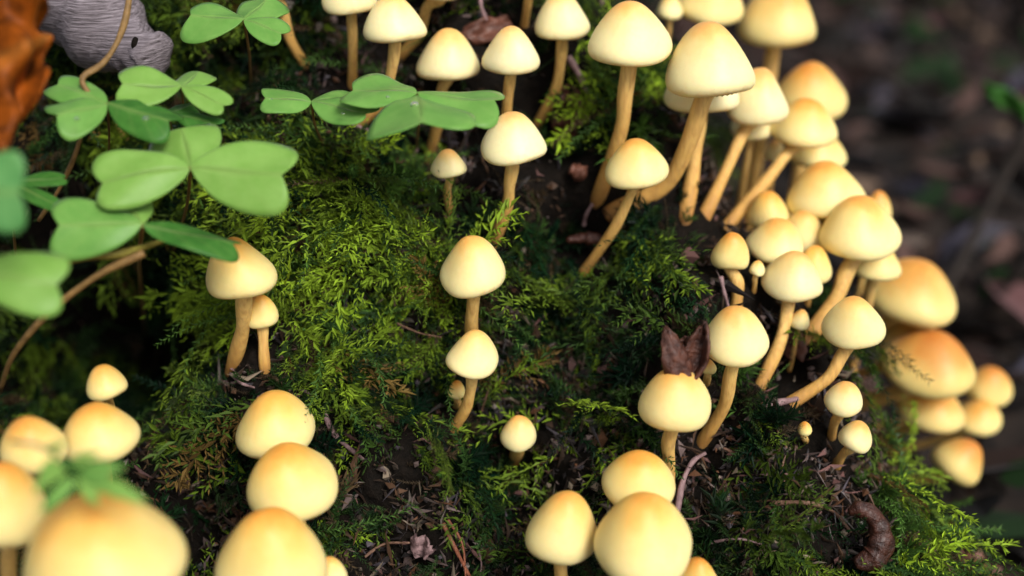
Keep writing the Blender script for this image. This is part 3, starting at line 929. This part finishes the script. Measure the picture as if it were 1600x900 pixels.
sorrel('small dark clover half hidden behind the soft bluish leaf', (18, 288), 4.15,
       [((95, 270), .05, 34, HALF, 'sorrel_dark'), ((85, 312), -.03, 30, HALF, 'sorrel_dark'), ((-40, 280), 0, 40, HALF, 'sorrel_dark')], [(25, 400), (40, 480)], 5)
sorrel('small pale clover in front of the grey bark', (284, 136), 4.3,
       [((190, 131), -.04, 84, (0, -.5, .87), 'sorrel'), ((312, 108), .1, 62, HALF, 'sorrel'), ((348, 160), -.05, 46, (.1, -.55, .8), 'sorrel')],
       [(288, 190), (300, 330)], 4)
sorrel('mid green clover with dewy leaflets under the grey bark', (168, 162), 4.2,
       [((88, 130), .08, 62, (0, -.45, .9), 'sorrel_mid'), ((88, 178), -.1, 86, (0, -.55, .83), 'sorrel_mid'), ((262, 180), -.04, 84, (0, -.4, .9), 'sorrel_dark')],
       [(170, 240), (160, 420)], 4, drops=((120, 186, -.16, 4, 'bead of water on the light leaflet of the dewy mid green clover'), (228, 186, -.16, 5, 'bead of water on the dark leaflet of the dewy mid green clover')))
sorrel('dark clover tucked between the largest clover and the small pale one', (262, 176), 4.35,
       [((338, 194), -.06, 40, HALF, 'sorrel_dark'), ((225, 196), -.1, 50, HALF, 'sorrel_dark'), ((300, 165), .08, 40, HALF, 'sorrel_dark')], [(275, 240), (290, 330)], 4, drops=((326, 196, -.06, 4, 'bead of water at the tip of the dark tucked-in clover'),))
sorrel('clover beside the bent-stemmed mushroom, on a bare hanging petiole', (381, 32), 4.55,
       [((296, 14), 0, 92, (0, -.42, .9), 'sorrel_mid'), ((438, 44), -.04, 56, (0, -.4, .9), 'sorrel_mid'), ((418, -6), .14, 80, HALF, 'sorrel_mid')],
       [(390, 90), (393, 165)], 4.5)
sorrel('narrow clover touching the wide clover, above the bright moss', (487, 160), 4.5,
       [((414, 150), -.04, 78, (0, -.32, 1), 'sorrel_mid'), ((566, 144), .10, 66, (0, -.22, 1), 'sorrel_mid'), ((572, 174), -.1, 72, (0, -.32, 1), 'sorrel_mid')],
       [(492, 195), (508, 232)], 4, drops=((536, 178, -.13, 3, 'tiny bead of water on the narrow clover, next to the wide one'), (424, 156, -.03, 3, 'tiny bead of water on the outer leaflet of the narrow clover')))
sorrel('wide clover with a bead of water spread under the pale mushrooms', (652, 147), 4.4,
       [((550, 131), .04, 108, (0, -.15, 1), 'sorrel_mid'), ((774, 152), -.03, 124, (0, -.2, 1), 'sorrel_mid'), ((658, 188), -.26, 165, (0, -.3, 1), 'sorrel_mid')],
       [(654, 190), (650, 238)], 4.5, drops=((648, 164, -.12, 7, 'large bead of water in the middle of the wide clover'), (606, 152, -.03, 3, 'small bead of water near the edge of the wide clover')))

# ------------------------------------------------------------------ green sprig lying on the widest soft mushroom
def pointed_leaf(o, base, a, b, wid, nrm, mat):
    l = b - a; L = np.linalg.norm(l); l /= L
    nrm = np.asarray(nrm, float); nrm -= (nrm @ l) * l; nrm /= np.linalg.norm(nrm)
    s = np.cross(l, nrm)
    V, VE = [], []
    for i in range(11):
        q = i / 10
        hw = .5 * wid * math.sin(math.pi * q ** .8) ** .8 * (1 + .12 * (-1) ** i)
        for v in (-1, -.5, 0, .5, 1):
            V.append(a + l * L * q + s * hw * v + nrm * (-.12 * L * q * q + .12 * abs(v) * hw)); VE.append(1.0 if v == 0 else 0)
    F = [(i * 5 + j, i * 5 + j + 1, (i + 1) * 5 + j + 1, (i + 1) * 5 + j) for i in range(10) for j in range(4)]
    ob = mesh_obj('leaf', V, F, mat, o, attrs={'vein': VE}, origin=base)
    sm = ob.modifiers.new('thickness', 'SOLIDIFY'); sm.thickness = .004; sm.offset = 0

spd = 3.2
sb = P(128, 745, spd)
spr = empty('green_sprig', sb, 'small fresh green sprig with pointed leaves lying on the widest soft mushroom', 'sprig')
for (x0, y0), (x1, y1), w in [((120, 738), (228, 782), 34), ((125, 735), (190, 728), 30), ((118, 745), (62, 800), 30), ((125, 742), (150, 788), 28), ((100, 728), (78, 752), 24),
                              ((108, 728), (150, 706), 24), ((85, 715), (60, 740), 14), ((130, 742), (195, 765), 26), ((70, 705), (100, 690), 16), ((95, 720), (52, 768), 26), ((128, 738), (170, 750), 30)]:
    pointed_leaf(spr, sb, P(x0, y0, spd + .03), P(x1, y1, spd - .02), w * .85 * spd / KPX, (0, -.6, .8), M['sorrel'] if w != 30 else M['sorrel_mid'])
V, F, T = tube(catmull([P(18, 690, spd + .1), P(60, 696, spd + .04), P(95, 716, spd), P(130, 745, spd + .03)], 14), [.006] * 14, 8)
mesh_obj('stalk', V, F, M['sorrel_dark'], spr, origin=sb, attrs={'vein': [0] * len(V)})

# ------------------------------------------------------------------ twigs, needles, shoots
def twig(name, label, cat, pts, wid, mat, depth=None, lift=.03, taper=.6, group=None):
    if depth is None:
        Q = [on_bank(x, y, lift) for x, y in pts]
    else:
        ds = depth if isinstance(depth, (list, tuple)) else [depth] * len(pts)
        Q = [P(x, y, d) for (x, y), d in zip(pts, ds)]
    path = catmull(Q, 24)
    d0 = (Q[0] - CAM) @ FWD
    r = wid * .5 * d0 / KPX * np.linspace(1, taper, 24) * (1 + .12 * np.sin(np.linspace(0, 14, 24) + wid))
    KEEP_OUT.append(np.c_[path[::3], [.035] * 8])
    V, F, T = tube(path, r, 8, .06)
    o = mesh_obj(name, V, F, M[mat], None, origin=Q[0])
    return tag(o, label, cat, group)

twig('thin_stalk', 'thin pale curved stalk hanging below the two touching clovers', 'stalk', [(545, 192), (588, 212), (618, 245), (640, 250), (652, 232)], 7, 'twig_lilac', lift=.06)
twig('dead_stalk', 'purplish curved dead stalk beside the husk carrier\'s stem', 'stalk', [(1058, 800), (1066, 755), (1082, 722), (1102, 708)], 11, 'twig_lilac', lift=.07)
twig('twig', 'short grey-brown twig at the foot of the arched stem', 'twig', [(1196, 632), (1222, 628), (1252, 622)], 14, 'twig_lilac', lift=.06)
twig('pine_needle', 'reddish dead needle standing in the litter under the black hollow', 'needle', [(692, 818), (712, 858), (738, 910)], 8, 'twig_red', lift=.06)
twig('pine_needle', 'second thinner reddish needle crossing the first in the litter', 'needle', [(700, 812), (722, 850), (728, 905)], 5, 'twig_red', lift=.08)
twig('twig', 'rotten brown twig poking out beside the topmost stacked cap', 'twig', [(506, 645), (522, 678), (545, 700), (568, 718)], 10, 'twig_lilac', lift=.05)
twig('twig', 'thin brown twig leading into the curled husk', 'twig', [(1205, 786), (1262, 786), (1302, 800), (1330, 832)], 8, 'twig_brown', lift=.07)
twig('dead_stalk', 'pinkish stalk holding up the curled brown leaf', 'stalk', [(752, -25), (751, 5), (760, 32)], 9, 'twig_lilac', lift=.12)
twig('dead_stalk', 'thin purple stalk standing behind the orange-tipped mushroom', 'stalk', [(1126, 432), (1133, 462), (1140, 486)], 7, 'twig_lilac', lift=.1)
twig('root_strand', 'lilac strip of peeling root above the dark dead leaf', 'root', [(888, 88), (902, 112), (916, 140), (926, 162)], 12, 'twig_lilac', lift=.07)
twig('root_strand', 'dark bent rootlet next to the glossy dark seed husk', 'root', [(912, 352), (916, 335), (926, 318)], 7, 'twig_lilac', lift=.08)
twig('brown_shoot', 'brown arched shoot rising across the grey bark', 'shoot', [(150, 160), (128, 124), (160, 100), (184, 64), (198, 20), (206, -40)], 10, 'petiole', depth=[4.25, 4.25, 4.3, 4.35, 4.4, 4.4], taper=1)
twig('brown_shoot', 'thin brown shoot running down beside the dark half-hidden clover', 'shoot', [(132, 185), (118, 240), (92, 296), (60, 345)], 8, 'petiole', depth=[4.3, 4.35, 4.45, 4.5], taper=.9)
twig('creeping_shoot', 'yellow-brown creeping shoot lying under the clover with the dark green leaflet', 'shoot', [(60, 418), (120, 402), (190, 396), (268, 372)], 17, 'petiole_green', depth=[4.1, 4.05, 4.1, 4.3])
twig('brown_shoot', 'long brown runner bending down into the black hollow', 'shoot', [(225, 395), (150, 432), (75, 490), (22, 552), (0, 610)], 13, 'petiole', depth=[4.1, 4.1, 4.15, 4.2, 4.4])
twig('moss_stalk', 'pale thread-like stalk lying over the mid moss', 'stalk', [(620, 505), (655, 520), (690, 527)], 3.5, 'twig_brown', lift=.1)
twig('fallen_branch', 'long bare branch leaning across the dark forest floor', 'branch', [(1640, 130), (1570, 270), (1500, 410), (1440, 520)], 24, 'branch', depth=[8.2, 8.6, 8.9, 9.0])
twig('fallen_branch', 'second dimmer branch lying below the leaning one', 'branch', [(1640, 380), (1580, 440), (1510, 520)], 22, 'branch', depth=[8.0, 8.3, 8.6])
for k, pts in enumerate([[(1100, 850), (1150, 842), (1190, 850)], [(570, 870), (600, 850), (640, 848)], [(1130, 700), (1160, 712), (1185, 702)], [(745, 850), (752, 880), (748, 910)],
                         [(350, 575), (372, 596), (398, 606)], [(1230, 690), (1222, 740), (1236, 770)]]):
    lab = ['thin pale rootlet lying flat in the litter beside the big pale cap', 'thin pale rootlet lying near the lowest stacked cap', 'thin brown rootlet lying under the stem behind the husk',
           'white thread-like rootlet beside the reddish needles', 'lilac flake-like rootlet at the foot of the pair by the hollow', 'thin brown rootlet hanging in the moss below the tiny orange bud'][k]
    twig('rootlet', lab, 'root', pts, 5 if k != 3 else 3.5, 'twig_lilac' if k in (0, 3, 4) else 'twig_brown', lift=.06)

# ------------------------------------------------------------------ husks and dead leaves
def bud_husk():
    _, c, axis, rad, hgt = hm
    d = (c - CAM) @ FWD - rad * .42
    base = P(1066, 590, d)
    o = empty('bud_husk', base, 'dark brown two-lobed dry husk perched on a mushroom cap', 'husk')
    for tipx, tipy, bend, wid, dd in [(1040, 515, -1, 50, -.02), (1100, 507, 1, 42, -.03), (1072, 528, 0, 50, .05)]:
        a = P(1068, 592, d); b = P(tipx, tipy, d + dd)
        l = b - a; L = np.linalg.norm(l); l /= L
        nrm = np.array([.55 * bend * -1, -.8, .25]); nrm -= (nrm @ l) * l; nrm /= np.linalg.norm(nrm)
        s = np.cross(l, nrm)
        V = []
        n1, n2 = 12, 11
        for i in range(n1):
            q = i / (n1 - 1)
            hw = wid * .5 * d / KPX * (math.sin(math.pi * (.22 + .76 * q)) ** .8)
            for j in range(n2):
                v = -1 + 2 * j / (n2 - 1)
                V.append(a + l * L * (q + .06 * (1 - v * v) * (q > .7)) + s * hw * v - nrm * (hw * (-.7 if bend < 0 else .95) * (1 - v * v)) + s * bend * .05 * L * math.sin(math.pi * q) + nrm * .006 * math.sin(9 * v + 7 * q) + nrm * .004 * math.sin(23 * q - 5 * v))
        F = [(i * n2 + j, i * n2 + j + 1, (i + 1) * n2 + j + 1, (i + 1) * n2 + j) for i in range(n1 - 1) for j in range(n2 - 1)]
        ob = mesh_obj('lobe', V, F, M['budscale'], o, origin=base)
        sm = ob.modifiers.new('thickness', 'SOLIDIFY'); sm.thickness = .012; sm.offset = 0
    V, F, T = tube(catmull([P(1060, 578, d), P(1072, 588, d - .02), P(1081, 600, d - .02)], 8), np.linspace(.022, .004, 8), 8)
    mesh_obj('stub', V, F, M['budscale'], o, origin=base)
bud_husk()

def ringed(name, label, cat, pts, wid, mat, lift, ridge=.10, freq=40, flat=1.0, ends=(.45, .35)):
    dm = min((on_bank(x, y) - CAM) @ FWD for x, y in pts)
    Q = [P(x, y, dm - lift) for x, y in pts]
    path = catmull(Q, 48)
    d0 = (Q[0] - CAM) @ FWD
    t = np.linspace(0, 1, 48)
    env = np.minimum(1, np.minimum(ends[0] + t * 5, ends[1] + (1 - t) * 4))
    r = wid * .5 * d0 / KPX * env * (1 + ridge * np.sin(t * freq) + .05 * np.sin(t * 13))
    KEEP_OUT.append(np.c_[path[::4], [.09] * 12])
    V, F, T = tube(path, r * np.linspace(.62, 1.1, 48), 18, .09, flat=flat)
    o = mesh_obj(name, V, F, M[mat], None, origin=Q[0])
    return tag(o, label, cat)
ringed('curled_husk', 'glossy dark brown ringed husk curled like a hook at the moss edge', 'husk', [(1326, 800), (1348, 796), (1370, 815), (1377, 845), (1364, 872), (1335, 880)], 40, 'husk', .14, .028, 58)
ringed('seed_husk', 'small glossy dark red husk beside the slanted stem', 'husk', [(884, 376), (905, 372), (925, 373), (944, 380)], 20, 'husk', .07, .08, 25)
ringed('seed_husk', 'dull rounded seed husk in the dark gap between pale stems', 'husk', [(890, 262), (902, 268), (914, 278)], 28, 'deadleaf', .05, .10, 20)

def crumple_leaf(name, label, corners, depth, mat, amp=.05, nx=14, ny=10, seed=1, cat='dead leaf', curl=.0):
    """a crumpled leaf: rounded quad between four corner pixels"""
    rng = np.random.default_rng(seed)
    c = [P(x, y, d) if d is not None else on_bank(x, y, .06) for (x, y), d in zip(corners, depth)]
    ctr = sum(c) / 4
    nrm = np.cross(c[1] - c[0], c[3] - c[0]); nrm /= np.linalg.norm(nrm)
    if nrm @ FWD > 0: nrm = -nrm
    V, VE = [], []
    ph = rng.uniform(0, 6, 6)
    for i in range(ny):
        for j in range(nx):
            u, v = j / (nx - 1), i / (ny - 1)
            U, W = 2 * u - 1, 2 * v - 1
            k = 1.0
            uu = U * math.sqrt(1 - .45 * W * W); ww = W * math.sqrt(1 - .45 * U * U)
            uu *= 1 + .06 * math.sin(9 * W + ph[4]); ww *= 1 + .06 * math.sin(8 * U + ph[5])
            a, b = (uu + 1) / 2, (ww + 1) / 2
            p = c[0] * (1 - a) * (1 - b) + c[1] * a * (1 - b) + c[2] * a * b + c[3] * (1 - a) * b
            z = amp * (math.sin(5 * U + ph[0] + 2 * W) + .6 * math.sin(8 * W + ph[1]) + .4 * math.sin(11 * U - 7 * W + ph[2])) - curl * (U * U)
            V.append(p + nrm * z); VE.append(max(0, 1 - abs(W) * 7) * .3)
    F = [(i * nx + j, i * nx + j + 1, (i + 1) * nx + j + 1, (i + 1) * nx + j) for i in range(ny - 1) for j in range(nx - 1)]
    KEEP_OUT.append(np.c_[np.array(V)[::7], [.05] * len(V[::7])])
    o = mesh_obj(name, V, F, M[mat], None, attrs={'vein': VE}, origin=ctr)
    sm = o.modifiers.new('thickness', 'SOLIDIFY'); sm.thickness = .010; sm.offset = 0
    return tag(o, label, cat)

crumple_leaf('dead_leaf', 'orange-brown crumpled dead leaf hanging beside the grey bark', [(-70, -60), (85, -40), (72, 150), (-60, 330)], [3.75, 3.95, 3.95, 3.7], 'orange_leaf', .05, 22, 24, 3)
crumple_leaf('dead_leaf', 'curled red-brown dead leaf lying between the pale mushrooms', [(722, 34), (806, 20), (818, 62), (735, 66)], [None] * 4, 'deadleaf', .02, 16, 10, 4, curl=.05)
crumple_leaf('dead_leaf', 'dark brown dead leaf hanging in the hollow below the slanted stem', [(855, 128), (915, 140), (918, 215), (862, 225)], [None] * 4, 'deadleaf', .03, 14, 14, 5, curl=.04)
crumple_leaf('dead_leaf', 'rust red dead leaf at the outer foot of the bank', [(1480, 835), (1560, 880), (1590, 960), (1500, 940)], [5.5, 5.55, 5.3, 5.2], 'deadleaf', .03, 14, 12, 6)
crumple_leaf('dead_leaf', 'beige flake of dead leaf lying beside the reddish needles', [(636, 835), (672, 840), (680, 868), (645, 872)], [None] * 4, 'twig_lilac', .012, 10, 8, 7)
crumple_leaf('dead_leaf', 'small reddish leaf scraps beneath the brightest cluster cap', [(1222, 520), (1262, 522), (1256, 560), (1220, 556)], [None] * 4, 'deadleaf', .02, 10, 8, 8)
crumple_leaf('green_leaf', 'soft grey-green leaf standing over the dark forest floor', [(1520, 118), (1600, 150), (1640, 200), (1560, 170)], [7.6, 7.5, 7.5, 7.6], 'sorrel_dark', .03, 12, 8, 9, 'leaf')
crumple_leaf('dead_leaf', 'lilac grey leaf scrap at the foot of the two mushrooms before the hollow', [(338, 562), (368, 570), (366, 606), (345, 600)], [None] * 4, 'twig_lilac', .012, 8, 8, 10)

# grey bark: a weathered curled roll with a plug painted dark as its knot hole
def bark_roll():
    pts = [P(95, -30, 4.95), P(140, 20, 4.9), P(185, 62, 4.82), P(228, 84, 4.75), P(250, 92, 4.72)]
    path = catmull(pts, 30)
    t = np.linspace(0, 1, 30)
    r = np.interp(t, [0, .42, .60, .72, .82, .92, 1], [.19, .17, .11, .085, .095, .088, .045])
    V, F, T = tube(path, r, 26, .05)
    V = V + .006 * np.sin(V[:, :1] * 90 + V[:, 2:] * 60)
    base = path[0]
    o = empty('weathered_branch', base, 'grey lilac weathered branch stub with a dark-painted knot hole behind the small clovers', 'branch')
    mesh_obj('wood', V, F, M['bark'], o, origin=base)
    k = P(210, 70, 4.665)
    n = -FWD
    V = []
    for q, rr in enumerate([.024, .014, .0]):
        for j in range(14):
            a = 2 * math.pi * j / 14
            V.append(k + rr * (RGT * math.cos(a) * .7 + UPV * math.sin(a) * 1.4) + n * (.008 if q == 2 else (-.012 if q == 0 else .006)))
    F = [(q * 14 + j, q * 14 + (j + 1) % 14, (q + 1) * 14 + (j + 1) % 14, (q + 1) * 14 + j) for q in range(2) for j in range(14)]
    mesh_obj('knot_shade_plug', V, F, M['soil'], o, origin=base)  # slightly convex dark plug; its colour stands in for the hole's shade
bark_roll()

# ------------------------------------------------------------------ moss and crumbs last: they grow round the things above
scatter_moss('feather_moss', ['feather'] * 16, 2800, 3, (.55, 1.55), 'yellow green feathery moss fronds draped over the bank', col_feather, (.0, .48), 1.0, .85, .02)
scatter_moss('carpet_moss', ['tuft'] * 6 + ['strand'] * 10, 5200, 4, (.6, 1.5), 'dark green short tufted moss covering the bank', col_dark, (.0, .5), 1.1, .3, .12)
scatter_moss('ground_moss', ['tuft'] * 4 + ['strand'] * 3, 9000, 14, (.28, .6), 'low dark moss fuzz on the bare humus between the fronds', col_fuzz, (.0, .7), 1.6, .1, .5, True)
scatter_bits('humus_debris', 16000, 8, 'crumbs of bark, dead needles and humus between the moss', 'debris')
